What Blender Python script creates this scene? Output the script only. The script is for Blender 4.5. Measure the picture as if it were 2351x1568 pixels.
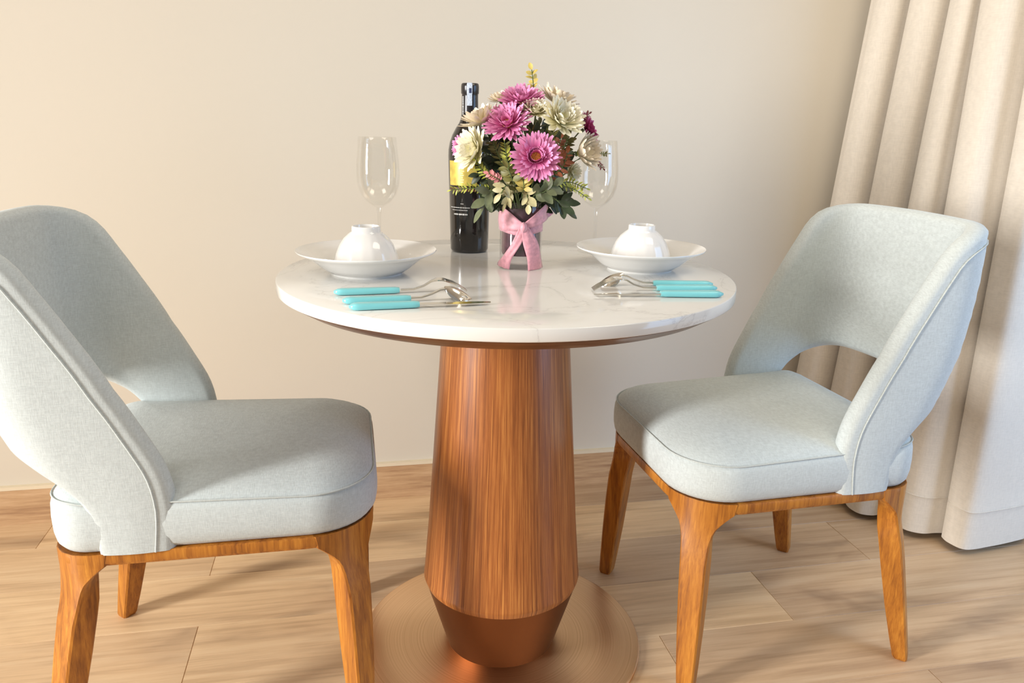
import bpy, bmesh, math, random
import numpy as np
from mathutils import Vector, Matrix
from math import sin, cos, pi, atan2, sqrt, radians

for o in list(bpy.data.objects):
    bpy.data.objects.remove(o, do_unlink=True)
SC = bpy.context.scene
COL = SC.collection

# ------------------------------------------------------------------ camera
FPX, PITCH, YAW, ROLL = 1815.77, 0.27471, 0.20275, 0.02023
CAM = Vector((-0.26635, -1.35384, 1.01072))
FW = Vector((sin(YAW)*cos(PITCH), cos(YAW)*cos(PITCH), -sin(PITCH)))
_r = Vector((cos(YAW), -sin(YAW), 0)); _u = _r.cross(FW)
RT = cos(ROLL)*_r + sin(ROLL)*_u
UP = -sin(ROLL)*_r + cos(ROLL)*_u
cd = bpy.data.cameras.new('camera'); cam = bpy.data.objects.new('camera', cd); COL.objects.link(cam)
cd.sensor_width = 36; cd.lens = 36*FPX/2351; cd.clip_start = .02
cam.matrix_world = Matrix(((RT.x, UP.x, -FW.x, CAM.x), (RT.y, UP.y, -FW.y, CAM.y), (RT.z, UP.z, -FW.z, CAM.z), (0, 0, 0, 1)))
SC.camera = cam
SC.view_settings.view_transform = 'Standard'; SC.view_settings.look = 'None'
SC.view_settings.gamma = 1; SC.view_settings.use_curve_mapping = False
SC.view_settings.exposure = -0.26

# ------------------------------------------------------------------ light
W = bpy.data.worlds.new('world'); SC.world = W; W.use_nodes = True
W.node_tree.nodes['Background'].inputs[0].default_value = (1.0, .975, .94, 1)
W.node_tree.nodes['Background'].inputs[1].default_value = 0.40

def area(name, loc, aim, sx, sy, power, col, spread=pi):
    l = bpy.data.lights.new(name, 'AREA'); l.shape = 'RECTANGLE'; l.size = sx; l.size_y = sy
    l.energy = power; l.color = col; l.spread = spread
    o = bpy.data.objects.new(name, l); COL.objects.link(o); o.location = loc
    o.rotation_euler = (Vector(aim)-Vector(loc)).to_track_quat('-Z', 'Y').to_euler()
    return o
area('window_light_left', (-3.4, -1.3, 1.2), (.1, -.45, .65), .5, 1.7, 66, (1, .985, .96), 1.6)
area('overhead_light', (-1.55, -1.1, 2.62), (-1.55, -1.1, 0), .9, .9, 19, (1, .96, .90))
area('overhead_light', (1.15, -.9, 2.62), (1.15, -.9, 0), .9, .9, 20, (1, .90, .72))  # unseen fill light, added to brighten the right wall and chair
area('window_light_right', (2.0, -1.0, 1.0), (1.2, .3, .6), 1.0, 1.8, 20, (.34, .60, 1), 2.2)

# ------------------------------------------------------------------ materials
class NT:
    def __init__(s, name):
        s.m = bpy.data.materials.new(name); s.m.use_nodes = True
        s.t = s.m.node_tree; s.b = s.t.nodes['Principled BSDF']
    def n(s, typ, **kw):
        nd = s.t.nodes.new(typ)
        for k, v in kw.items():
            if k.startswith('i_'):
                key = k[2:]; key = int(key) if key.isdigit() else key.replace('_', ' ')
                nd.inputs[key].default_value = v
            else: setattr(nd, k, v)
        return nd
    def l(s, a, ao, b, bi): s.t.links.new(a.outputs[ao], b.inputs[bi])
    def ramp(s, src, so, stops):
        r = s.n('ShaderNodeValToRGB'); e = r.color_ramp.elements
        e[0].position, e[0].color = stops[0][0], (*stops[0][1], 1)
        e[1].position, e[1].color = stops[-1][0], (*stops[-1][1], 1)
        for p, c in stops[1:-1]:
            x = e.new(p); x.color = (*c, 1)
        s.l(src, so, r, 0); return r
    def bump(s, src, so, strength, dist=.001):
        b = s.n('ShaderNodeBump'); b.inputs['Strength'].default_value = strength
        b.inputs['Distance'].default_value = dist
        s.l(src, so, b, 'Height'); s.l(b, 0, s.b, 'Normal'); return b
    def coords(s, out='Object', scale=(1, 1, 1)):
        c = s.n('ShaderNodeTexCoord'); m = s.n('ShaderNodeMapping'); m.inputs['Scale'].default_value = scale
        s.l(c, out, m, 0); return m

def plain(name, col, rough=.5, metal=0, coat=0, sheen=0, noise=0, nscale=30, emit=None, spec=None, sub=0):
    k = NT(name); b = k.b
    b.inputs['Base Color'].default_value = (*col, 1); b.inputs['Roughness'].default_value = rough
    b.inputs['Metallic'].default_value = metal; b.inputs['Coat Weight'].default_value = coat
    b.inputs['Coat Roughness'].default_value = .08
    if spec is not None: b.inputs['Specular IOR Level'].default_value = spec
    if noise:
        m = k.coords(); t = k.n('ShaderNodeTexNoise', i_Scale=nscale, i_Detail=4.0); k.l(m, 0, t, 0)
        lo = tuple(c*(1-noise) for c in col); hi = tuple(min(1, c*(1+noise)) for c in col)
        r = k.ramp(t, 0, [(.3, lo), (.7, hi)]); k.l(r, 0, b, 'Base Color')
    return k.m

def fabric(name, col, scale=1.0, var=.10):
    k = NT(name); m = k.coords()
    w1 = k.n('ShaderNodeTexNoise', i_Scale=1.0, i_Detail=2.0); mp1 = k.n('ShaderNodeMapping'); mp1.inputs['Scale'].default_value = (900*scale, 120*scale, 120*scale)
    w2 = k.n('ShaderNodeTexNoise', i_Scale=1.0, i_Detail=2.0); mp2 = k.n('ShaderNodeMapping'); mp2.inputs['Scale'].default_value = (120*scale, 120*scale, 900*scale)
    k.l(m, 0, mp1, 0); k.l(mp1, 0, w1, 0); k.l(m, 0, mp2, 0); k.l(mp2, 0, w2, 0)
    add = k.n('ShaderNodeMath', operation='ADD'); k.l(w1, 0, add, 0); k.l(w2, 0, add, 1)
    hf = k.n('ShaderNodeMath', operation='MULTIPLY'); hf.inputs[1].default_value = .5; k.l(add, 0, hf, 0)
    r = k.ramp(hf, 0, [(.36, tuple(c*(1-var) for c in col)), (.64, tuple(min(1, c*(1+var)) for c in col))])
    k.l(r, 0, k.b, 'Base Color'); k.b.inputs['Roughness'].default_value = .9
    k.b.inputs['Sheen Weight'].default_value = .25; k.b.inputs['Sheen Roughness'].default_value = .5
    k.b.inputs['Specular IOR Level'].default_value = .2
    k.bump(hf, 0, .5, .0006)
    return k.m

def wood(name, c0, c1, c2, scale, rough=.35, coat=.3, coord='Object', nsc=1.0, dist=.6):
    k = NT(name); m = k.coords(coord, scale)
    n0 = k.n('ShaderNodeTexNoise', i_Scale=nsc, i_Detail=6.0, i_Roughness=.6, i_Distortion=dist); k.l(m, 0, n0, 0)
    n1 = k.n('ShaderNodeTexNoise', i_Scale=nsc*4, i_Detail=3.0, i_Roughness=.7); k.l(m, 0, n1, 0)
    mx = k.n('ShaderNodeMix'); mx.data_type = 'FLOAT'; mx.inputs[0].default_value = .4
    k.l(n0, 0, mx, 2); k.l(n1, 0, mx, 3)
    r = k.ramp(mx, 0, [(.32, c0), (.5, c1), (.68, c2)]); k.l(r, 0, k.b, 'Base Color')
    k.b.inputs['Roughness'].default_value = rough; k.b.inputs['Coat Weight'].default_value = coat
    k.b.inputs['Coat Roughness'].default_value = .15
    k.bump(mx, 0, .15, .001)
    return k.m

M = {}
M['fabric'] = fabric('sage_fabric', (.52, .568, .565))
M['piping'] = fabric('piping_fabric', (.50, .54, .52))
M['chairwood'] = wood('chair_wood', (.17, .045, .006), (.40, .14, .015), (.60, .25, .032), (60, 60, 4), rough=.4, coat=.1)
M['colwood'] = wood('column_veneer', (.10, .024, .005), (.35, .11, .025), (.64, .27, .065), (230, 3, 1), rough=.36, coat=.12, coord='UV', dist=.3)
M['darkwood'] = wood('apron_wood', (.07, .025, .01), (.12, .045, .017), (.17, .07, .03), (6, 6, 100), rough=.35)

# brushed bronze disc (rings) and cone
def bronze(name, rings):
    k = NT(name); b = k.b
    b.inputs['Base Color'].default_value = (.72, .47, .28, 1); b.inputs['Metallic'].default_value = 1
    b.inputs['Roughness'].default_value = .42
    if rings:
        m = k.coords('UV', (1, 1, 1)); sp = k.n('ShaderNodeSeparateXYZ'); k.l(m, 0, sp, 0)
        cb = k.n('ShaderNodeCombineXYZ'); k.l(sp, 1, cb, 0)
        mp = k.n('ShaderNodeMapping'); mp.inputs['Scale'].default_value = (350, 1, 1); k.l(cb, 0, mp, 0)
        t = k.n('ShaderNodeTexNoise', i_Scale=1.0, i_Detail=3.0); k.l(mp, 0, t, 0)
        k.bump(t, 0, .25, .0006)
        r = k.ramp(t, 0, [(.3, (.70, .45, .25)), (.7, (.86, .60, .37))]); k.l(r, 0, b, 'Base Color')
        b.inputs['Anisotropic'].default_value = .6
    return k.m
M['bronze_disc'] = bronze('brushed_bronze_disc', True)
M['bronze'] = bronze('bronze_cone', False)
M['bronze'].node_tree.nodes['Principled BSDF'].inputs['Base Color'].default_value = (.20, .082, .036, 1)

# marble
k = NT('white_quartz'); m = k.coords('Object', (1, 1, 1))
t = k.n('ShaderNodeTexNoise', i_Scale=3.2, i_Detail=7.0, i_Roughness=.6, i_Distortion=1.2); k.l(m, 0, t, 0)
ab = k.n('ShaderNodeMath', operation='SUBTRACT'); ab.inputs[1].default_value = .5; k.l(t, 0, ab, 0)
ab2 = k.n('ShaderNodeMath', operation='ABSOLUTE'); k.l(ab, 0, ab2, 0)
r = k.ramp(ab2, 0, [(0, (.60, .585, .56)), (.006, (.71, .702, .668)), (.04, (.73, .722, .69))])
k.l(r, 0, k.b, 'Base Color'); k.b.inputs['Roughness'].default_value = .12
k.b.inputs['Specular IOR Level'].default_value = .6
M['marble'] = k.m

# wall paint
k = NT('wall_paint'); m = k.coords('Object', (1, 1, 1))
t = k.n('ShaderNodeTexNoise', i_Scale=260.0, i_Detail=3.0); k.l(m, 0, t, 0); k.bump(t, 0, .06, .001)
t2 = k.n('ShaderNodeTexNoise', i_Scale=1.4, i_Detail=2.0); k.l(m, 0, t2, 0)
r = k.ramp(t2, 0, [(.3, (.63, .572, .475)), (.7, (.65, .59, .492))]); k.l(r, 0, k.b, 'Base Color')
k.b.inputs['Roughness'].default_value = .75
M['wall'] = k.m
M['white'] = plain('ceiling_white', (.8, .78, .74), .8)
M['cap'] = plain('skirting_cap', (.74, .64, .47), .5)

# floor planks (uv in metres, per plank values in attribute: part random, tone darker to the right)
def floor_mat(name, tint=(1, 1, 1)):
    k = NT(name)
    uv = k.n('ShaderNodeUVMap'); uv.uv_map = 'UVMap'
    at = k.n('ShaderNodeAttribute'); at.attribute_name = 'plank'
    ofs = k.n('ShaderNodeVectorMath', operation='MULTIPLY'); ofs.inputs[1].default_value = (7, 13, 5)
    k.l(at, 'Vector', ofs, 0)
    add = k.n('ShaderNodeVectorMath', operation='ADD'); k.l(uv, 0, add, 0); k.l(ofs, 0, add, 1)
    mp = k.n('ShaderNodeMapping'); mp.inputs['Scale'].default_value = (2.4, 48, 1); k.l(add, 0, mp, 0)
    n0 = k.n('ShaderNodeTexNoise', i_Scale=1.0, i_Detail=8.0, i_Roughness=.68, i_Distortion=.25); k.l(mp, 0, n0, 0)
    mp2 = k.n('ShaderNodeMapping'); mp2.inputs['Scale'].default_value = (3, 8, 1); k.l(add, 0, mp2, 0)
    n1 = k.n('ShaderNodeTexNoise', i_Scale=1.0, i_Detail=3.0, i_Distortion=.6); k.l(mp2, 0, n1, 0)
    g = k.ramp(n0, 0, [(.18, (.46*tint[0], .29*tint[1], .155*tint[2])), (.5, (.76*tint[0], .53*tint[1], .31*tint[2])), (.82, (.93*tint[0], .72*tint[1], .46*tint[2]))])
    kn = k.ramp(n1, 0, [(.26, (.42, .38, .38)), (.40, (.86, .84, .84)), (.50, (1, 1, 1))])
    mu = k.n('ShaderNodeMix'); mu.data_type = 'RGBA'; mu.blend_type = 'MULTIPLY'; mu.inputs[0].default_value = .75
    k.l(g, 0, mu, 6); k.l(kn, 0, mu, 7)
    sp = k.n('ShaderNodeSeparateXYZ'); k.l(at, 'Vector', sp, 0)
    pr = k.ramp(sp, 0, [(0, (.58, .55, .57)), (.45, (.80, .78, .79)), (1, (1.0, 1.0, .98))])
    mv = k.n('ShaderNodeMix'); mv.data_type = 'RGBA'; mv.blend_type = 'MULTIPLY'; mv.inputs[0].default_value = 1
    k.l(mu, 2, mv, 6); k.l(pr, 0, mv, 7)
    k.l(mv, 2, k.b, 'Base Color'); k.b.inputs['Roughness'].default_value = .42
    k.bump(n0, 0, .25, .001)
    return k.m
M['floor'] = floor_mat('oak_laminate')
M['skirt'] = wood('skirting_oak', (.34, .19, .10), (.52, .33, .18), (.66, .45, .27), (3, 1, 45), rough=.45, coat=.1)

M['curtain'] = fabric('curtain_cloth', (.70, .635, .545), .5, .05)
M['porcelain'] = plain('white_porcelain', (.78, .77, .745), .12, coat=.4)
M['teal'] = plain('teal_plastic', (.20, .58, .62), .22, coat=.3)
M['steel'] = plain('polished_steel', (.72, .69, .63), .14, metal=1)
M['black_glass'] = plain('black_bottle_glass', (.008, .006, .005), .06, coat=.6)
M['capsule'] = plain('black_foil', (.012, .010, .012), .3, coat=.3)
M['gold'] = plain('gold_label', (.72, .55, .12), .35, metal=.35, noise=.25, nscale=90)
M['stamp'] = plain('tax_stamp_paper', (.55, .62, .72), .6, noise=.25, nscale=300)
M['ink_dark'] = plain('dark_ink', (.03, .04, .10), .6)
M['ink_white'] = plain('white_print', (.75, .74, .70), .5)
M['ink_red'] = plain('oxblood_band', (.09, .02, .015), .4)
M['ink_gold'] = plain('gold_print', (.88, .80, .42), .4)

def thin_glass(name, tint=(.985, .985, .98), ior=1.5, rough=0.02):
    k = NT(name); out = k.t.nodes['Material Output']
    tr = k.n('ShaderNodeBsdfTransparent'); tr.inputs[0].default_value = (*tint, 1)
    gl = k.n('ShaderNodeBsdfGlossy'); gl.inputs['Roughness'].default_value = rough; gl.inputs[0].default_value = (1, 1, 1, 1)
    lw = k.n('ShaderNodeLayerWeight'); lw.inputs[0].default_value = .5
    pw = k.n('ShaderNodeMath', operation='POWER'); pw.inputs[1].default_value = 3.2; k.l(lw, 'Facing', pw, 0)
    fr = k.n('ShaderNodeMath', operation='MULTIPLY_ADD'); fr.inputs[1].default_value = .72; fr.inputs[2].default_value = .045; k.l(pw, 0, fr, 0)
    mx = k.n('ShaderNodeMixShader'); k.l(fr, 0, mx, 0); k.l(tr, 0, mx, 1); k.l(gl, 0, mx, 2)
    k.l(mx, 0, out, 0); return k.m
M['glass'] = thin_glass('clear_glass')
M['vglass'] = thin_glass('vase_glass', (.95, .94, .95), 1.42)
M['ribbon'] = plain('pink_ribbon', (.70, .32, .38), .45, noise=.18, nscale=140)
M['ribbon'].node_tree.nodes['Principled BSDF'].inputs['Sheen Weight'].default_value = .6
M['filling'] = plain('plum_vase_filling', (.085, .03, .045), .5, noise=.5, nscale=60)

def petal_mat(name, inner, outer, sc=1.0):
    k = NT(name); m = k.coords('UV')
    sp = k.n('ShaderNodeSeparateXYZ'); k.l(m, 0, sp, 0)
    r = k.ramp(sp, 1, [(0, inner), (.55, tuple((a+b)/2 for a, b in zip(inner, outer))), (1, outer)])
    cb = k.n('ShaderNodeMapping'); cb.inputs['Scale'].default_value = (9, .5, 1); k.l(m, 0, cb, 0)
    t = k.n('ShaderNodeTexNoise', i_Scale=1.0, i_Detail=2.0); k.l(cb, 0, t, 0)
    v = k.ramp(t, 0, [(.3, (.82, .82, .82)), (.6, (1, 1, 1))])
    mu = k.n('ShaderNodeMix'); mu.data_type = 'RGBA'; mu.blend_type = 'MULTIPLY'; mu.inputs[0].default_value = .8
    k.l(r, 0, mu, 6); k.l(v, 0, mu, 7); k.l(mu, 2, k.b, 'Base Color')
    k.b.inputs['Roughness'].default_value = .6
    k.b.inputs['Subsurface Weight'].default_value = 0
    return k.m
M['pink'] = petal_mat('pink_petal', (.50, .0, .17), (.90, .38, .64))
M['magenta'] = petal_mat('magenta_petal', (.38, .02, .14), (.52, .10, .26))
M['cream'] = petal_mat('cream_petal', (.84, .78, .42), (.95, .90, .74))
M['beige'] = petal_mat('beige_petal', (.74, .64, .38), (.92, .80, .64))
M['flower_eye'] = plain('flower_eye', (.78, .44, .09), .7, noise=.45, nscale=400)
M['leaf_dark'] = plain('dark_leaf', (.03, .045, .018), .45, noise=.5, nscale=40)
M['leaf_grey'] = plain('grey_green_leaf', (.15, .17, .085), .5, noise=.35, nscale=50)
M['leaf_lime'] = plain('lime_leaf', (.42, .44, .07), .5, noise=.4, nscale=80)
M['leaf_olive'] = plain('olive_leaf', (.16, .15, .04), .5, noise=.4, nscale=60)
M['leaf_rust'] = plain('rust_leaf', (.34, .11, .05), .5, noise=.5, nscale=60)
M['leaf_cream'] = plain('variegated_leaf', (.52, .46, .24), .5, noise=.35, nscale=40)
M['bud_pink'] = plain('pink_bud', (.60, .22, .22), .5, noise=.3, nscale=100)
M['bud_plum'] = plain('plum_bud', (.20, .05, .05), .5, noise=.3, nscale=100)
M['yellow'] = plain('yellow_leaf', (.60, .47, .12), .5, noise=.3, nscale=60)
M['stem'] = plain('green_stem', (.10, .14, .04), .5)

# ------------------------------------------------------------------ helpers
def mk(name, V, F, mat=None, parent=None, angle=40, uv=None, recalc=True, mats=None, midx=None):
    me = bpy.data.meshes.new(name); me.from_pydata([tuple(v) for v in V], [], F)
    if recalc:
        bm = bmesh.new(); bm.from_mesh(me); bmesh.ops.recalc_face_normals(bm, faces=bm.faces[:]); bm.to_mesh(me); bm.free()
    if uv is not None:
        L = me.uv_layers.new(name='UVMap')
        for lp in me.loops: L.data[lp.index].uv = uv[lp.vertex_index][:2]
    for p in me.polygons: p.use_smooth = True
    if angle is not None: me.set_sharp_from_angle(angle=radians(angle))
    if mat is not None: me.materials.append(M[mat] if isinstance(mat, str) else mat)
    o = bpy.data.objects.new(name, me); COL.objects.link(o)
    if parent is not None: o.parent = parent
    return o

def tag(o, label=None, cat=None, group=None, kind=None):
    if label: o['label'] = label
    if cat: o['category'] = cat
    if group: o['group'] = group
    if kind: o['kind'] = kind
    return o

def empty(name, loc, rz=0, label=None, cat=None, group=None):
    o = bpy.data.objects.new(name, None); COL.objects.link(o); o.location = loc
    o.rotation_euler = (0, 0, rz); o.empty_display_size = .05
    return tag(o, label, cat, group)

def kids(o): return [c for c in bpy.data.objects if c.parent == o]
def copy_tree(o, parent=None):
    c = o.copy(); COL.objects.link(c); c.parent = parent
    for ch in kids(o): copy_tree(ch, c)
    return c

def join(parts):
    V, F, U = [], [], []
    for p in parts:
        b = len(V); V += list(p[0]); F += [tuple(i+b for i in f) for f in p[1]]
        U += list(p[2]) if len(p) > 2 and p[2] is not None else [(0, 0)]*len(p[0])
    return V, F, U

def lathe(prof, n=64, c=(0, 0, 0), a0=0, a1=2*pi):
    """profile [(r,z)], uv = (arc metres at r=.15, path length)"""
    V, F, U = [], [], []
    full = abs(a1-a0-2*pi) < 1e-6
    L = [0]
    for i in range(1, len(prof)): L.append(L[-1]+math.hypot(prof[i][0]-prof[i-1][0], prof[i][1]-prof[i-1][1]))
    for j in range(n+1):
        a = a0+(a1-a0)*j/n
        for i, (r, z) in enumerate(prof):
            V.append((c[0]+r*cos(a), c[1]+r*sin(a), c[2]+z)); U.append((a*.15, L[i]))
    m = len(prof)
    for j in range(n):
        for i in range(m-1):
            q = (j*m+i, (j+1)*m+i, (j+1)*m+i+1, j*m+i+1)
            F.append(q)
    if full:
        # weld seam but keep uv: leave duplicate column (merged visually)
        pass
    return V, F, U

def grid(P, closed_u=False, closed_v=False):
    nu, nv = len(P), len(P[0]); V = [p for row in P for p in row]; F = []
    for i in range(nu-(0 if closed_u else 1)):
        for j in range(nv-(0 if closed_v else 1)):
            a, b = i, (i+1) % nu; c, d = j, (j+1) % nv
            F.append((a*nv+c, b*nv+c, b*nv+d, a*nv+d))
    return V, F

def loft(rings, cap=True):
    V, F = grid(rings, closed_v=True)
    n = len(rings[0])
    if cap:
        F.append(tuple(range(n))[::-1]); b = (len(rings)-1)*n; F.append(tuple(range(b, b+n)))
    return V, F

def tube(path, r, n=8, closed=False, cap=True):
    path = [Vector(p) for p in path]; m = len(path); R = []
    rr = r if isinstance(r, (list, tuple)) else [r]*m
    prev = None
    for i, p in enumerate(path):
        if closed: t = path[(i+1) % m]-path[i-1]
        else: t = path[min(i+1, m-1)]-path[max(i-1, 0)]
        t.normalize()
        ref = prev if prev is not None else (Vector((0, 0, 1)) if abs(t.z) < .9 else Vector((1, 0, 0)))
        s = t.cross(ref).normalized(); u = s.cross(t).normalized(); prev = u
        R.append([p+(s*cos(2*pi*k/n)+u*sin(2*pi*k/n))*rr[i] for k in range(n)])
    if closed:
        V, F = grid(R, closed_u=True, closed_v=True); return V, F
    return loft(R, cap)

def crom(pts, n):
    """catmull-rom resample of list of tuples to n points (uniform in parameter)"""
    P = [np.array(p, float) for p in pts]; m = len(P)-1; out = []
    for k in range(n):
        t = k/(n-1)*m; i = min(int(t), m-1); f = t-i
        p0 = P[i-1] if i > 0 else 2*P[0]-P[1]; p1 = P[i]; p2 = P[i+1]; p3 = P[i+2] if i+2 <= m else 2*P[m]-P[m-1]
        out.append(.5*((2*p1)+(-p0+p2)*f+(2*p0-5*p1+4*p2-p3)*f*f+(-p0+3*p1-3*p2+p3)*f**3))
    return out

def interp(x, tab):
    return float(np.interp(x, [a for a, b in tab], [b for a, b in tab]))

def box(x0, x1, y0, y1, z0, z1):
    V = [(x, y, z) for x in (x0, x1) for y in (y0, y1) for z in (z0, z1)]
    F = [(0, 1, 3, 2), (4, 6, 7, 5), (0, 4, 5, 1), (2, 3, 7, 6), (0, 2, 6, 4), (1, 5, 7, 3)]
    return V, F

def sstep(x): x = max(0, min(1, x)); return x*x*(3-2*x)

# ------------------------------------------------------------------ room
WY = .659
X0, X1, Y0 = -3.75, 2.15, -3.4
# floor: planks 1.225 x .19
V, F, U, A = [], [], [], []
rnd = random.Random(4)
rows = np.arange(-19, 5)
known = {0: .623, -1: .321, 1: .937}       # a joint x for some rows (row 0 spans y -.05 .. .138)
for rI in rows:
    ya = -.05+.189*rI; yb = ya+.189
    j0 = known.get(int(rI), rnd.uniform(0, 1.225)); x = j0-1.225*5
    while x < X1:
        xa, xb = max(x, X0), min(x+1.225, X1)
        if xb > xa and yb > Y0:
            y0_, y1_ = max(ya, Y0), min(yb, WY+.02); g = .0010
            b = len(V)
            for (px, py, pz) in ((xa+g, y0_+g, 0), (xb-g, y0_+g, 0), (xb-g, y1_-g, 0), (xa+g, y1_-g, 0),
                                 (xa, y0_, -.002), (xb, y0_, -.002), (xb, y1_, -.002), (xa, y1_, -.002)):
                V.append((px, py, pz)); U.append((px, py))
            F.append((b, b+1, b+2, b+3))
            for q in range(4): F.append((b+4+q, b+4+(q+1) % 4, b+(q+1) % 4, b+q))
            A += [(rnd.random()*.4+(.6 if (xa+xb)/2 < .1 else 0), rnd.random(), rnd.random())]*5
        x += 1.225
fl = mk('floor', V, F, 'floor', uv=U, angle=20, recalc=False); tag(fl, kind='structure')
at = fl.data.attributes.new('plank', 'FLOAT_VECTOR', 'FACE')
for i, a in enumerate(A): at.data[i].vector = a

def struct(name, geo, mat, parent=None):
    o = mk(name, geo[0], geo[1], mat, parent)
    if parent is None: tag(o, kind='structure')
    return o
struct('wall_back', box(X0-.1, X1+.1, WY, WY+.1, -.05, 2.75), 'wall')
struct('ceiling', box(X0-.1, X1+.1, Y0, WY+.1, 2.7, 2.8), 'white')
struct('wall_left', join([box(X0-.1, X0, Y0, WY, -.05, .25), box(X0-.1, X0, Y0, WY, 2.15, 2.7),
                          box(X0-.1, X0, Y0, -2.3, .25, 2.15), box(X0-.1, X0, -.4, WY, .25, 2.15)])[:2], 'wall')
struct('wall_right', join([box(X1, X1+.1, Y0, WY, -.05, .1), box(X1, X1+.1, Y0, WY, 2.2, 2.7),
                           box(X1, X1+.1, Y0, -1.7, .1, 2.2), box(X1, X1+.1, .35, WY, .1, 2.2)])[:2], 'wall')
def window(name, x, ya, yb, za, zb):
    t = .05
    fr = join([box(x-.03, x+.03, ya, yb, za, za+t), box(x-.03, x+.03, ya, yb, zb-t, zb), box(x-.03, x+.03, ya, ya+t, za, zb),
               box(x-.03, x+.03, yb-t, yb, za, zb), box(x-.025, x+.025, (ya+yb)/2-.02, (ya+yb)/2+.02, za, zb)])
    w = struct(name, fr[:2], 'white')
    struct('window_pane', box(x-.003, x+.003, ya+t, yb-t, za+t, zb-t), 'glass', w)
window('window_1', X0-.05, -2.3, -.4, .25, 2.15)
window('window_2', X1+.05, -1.7, .35, .1, 2.2)
# skirting: oak board with a cream cap bead
sk = struct('baseboard_back', box(X0, X1, WY-.012, WY, 0, .095), 'skirt')
cp = struct('baseboard_cap', box(X0, X1, WY-.013, WY, .095, .104), 'cap', sk)

# ------------------------------------------------------------------ table
tb = empty('pedestal_table', (0, 0, 0), 0, 'round white quartz bistro table on a tapered walnut pedestal and bronze disc base', 'table')
R = .393
V, F, U = lathe([(0, .75), (.30, .75), (R-.002, .75), (R-.0004, .7492), (R, .748), (R, .7325), (R-.0006, .7312), (R-.002, .7305), (.3, .7305), (0, .7305)], 160)
mk('tabletop', V, F, 'marble', tb, uv=U, angle=50)
V, F, U = lathe([(0, .7304), (.387, .7304), (.388, .729), (.3865, .7275), (.362, .713), (.358, .7115), (.2, .711), (0, .711)], 128)
mk('underframe', V, F, 'darkwood', tb, uv=U, angle=30)
V, F, U = lathe([(.111, .7105), (.117, .62), (.1255, .50), (.1338, .38), (.1415, .27), (.1505, .165), (.1516, .160), (.1518, .157), (.1514, .1545), (.1478, .1445)], 128)
mk('column', V, F, 'colwood', tb, uv=U, angle=40)
V, F, U = lathe([(.1474, .1442), (.1470, .143), (.1075, .012), (.107, .0105)], 128)
mk('column_foot', V, F, 'bronze', tb, uv=U, angle=40)
V, F, U = lathe([(0, .0105), (.1, .0105), (.2, .0105), (.274, .0105), (.2768, .0098), (.2778, .008), (.2778, .002), (.2765, 0), (0, 0)], 160)
mk('base_disc', V, F, 'bronze_disc', tb, uv=U, angle=50)

# ------------------------------------------------------------------ chair  (local x grows to the rear, x = |x|-.5)
def rrect(x0, x1, hw, rc, inset, n=10, flat=6):
    x0 += inset; x1 -= inset; hw -= inset; rf = max(rc[0]-inset, .012); rr = max(rc[1]-inset, .012)
    P = []
    for (cx, cy, a, rc) in ((x1-rr, hw-rr, 0, rr), (x0+rf, hw-rf, pi/2, rf), (x0+rf, -hw+rf, pi, rf), (x1-rr, -hw+rr, 1.5*pi, rr)):
        for k in range(n+1):
            b = a+k/n*pi/2; P.append((cx+rc*cos(b), cy+rc*sin(b)))
    return P
SX0, SX1, SHW, SRC = .244-.5, .725-.5, .217, (.108, .060)
def ring_at(inset, z, **kw):
    return [(x, y, z+.014*sstep((x-.10)/.10)*max(0, (z-.40))/.05*max(0, 1-inset/.16)) for x, y in rrect(SX0, SX1, SHW, SRC, inset)]
def seat_geo():
    prof = [(.10, .377), (.02, .3775), (.007, .380), (.001, .388), (-.002, .403), (-.0025, .420), (-.001, .437), (.0025, .4475), (.004, .4485), (.006, .4505), (.016, .4575), (.036, .466), (.065, .473), (.10, .477), (.14, .4795), (.18, .4805)]
    R_ = [ring_at(i, z) for i, z in prof]
    return loft(R_)
XB = [(.36, .715), (.44, .738), (.50, .760), (.56, .782), (.62, .802), (.70, .814), (.765, .820), (.85, .822)]
WD, RC = .219, .085
HB = WD-RC
def surf(q, z):
    s = 1 if q >= 0 else -1; q = abs(q); xb = interp(z, XB)
    if q < HB: x, y = xb, q
    elif q < HB+RC*pi/2:
        a = (q-HB)/RC; x, y = xb-RC+RC*cos(a), HB+RC*sin(a)
    else: x, y = xb-RC-(q-HB-RC*pi/2), WD
    x += .008*(1-(min(y, WD)/WD)**2)
    return Vector((x-.5, s*y, z))
def q_of_x(x, z): return HB+RC*pi/2+(interp(z, XB)-RC-x)
def snorm(q, z):
    e = .002
    a = surf(q+e, z)-surf(q-e, z); b = surf(q, z+e)-surf(q, z-e)
    return a.cross(b).normalized()
E1 = [(0, q_of_x(.560, .377), .377), (.09, q_of_x(.553, .44), .44), (.17, q_of_x(.560, .497), .497), (.29, q_of_x(.592, .563), .563), (.38, q_of_x(.621, .62), .62),
      (.47, q_of_x(.655, .685), .685), (.555, q_of_x(.690, .745), .745), (.62, q_of_x(.716, .79), .79), (.675, q_of_x(.738, .820), .820), (.74, HB+RC*.75, .836), (.82, .12, .8385), (.9, .06, .8395), (1, 0, .840)]
E0 = [(0, q_of_x(.646, .377), .377), (.09, q_of_x(.649, .425), .425), (.17, q_of_x(.658, .46), .46), (.29, q_of_x(.690, .495), .495), (.40, HB+RC*.95, .523), (.50, HB+RC*.45, .541),
      (.62, .120, .551), (.74, .085, .555), (.86, .045, .557), (1, 0, .558)]
def edge(tab, w): return np.array([np.interp(w, [t[0] for t in tab], [t[i] for t in tab]) for i in (1, 2)])
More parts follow.
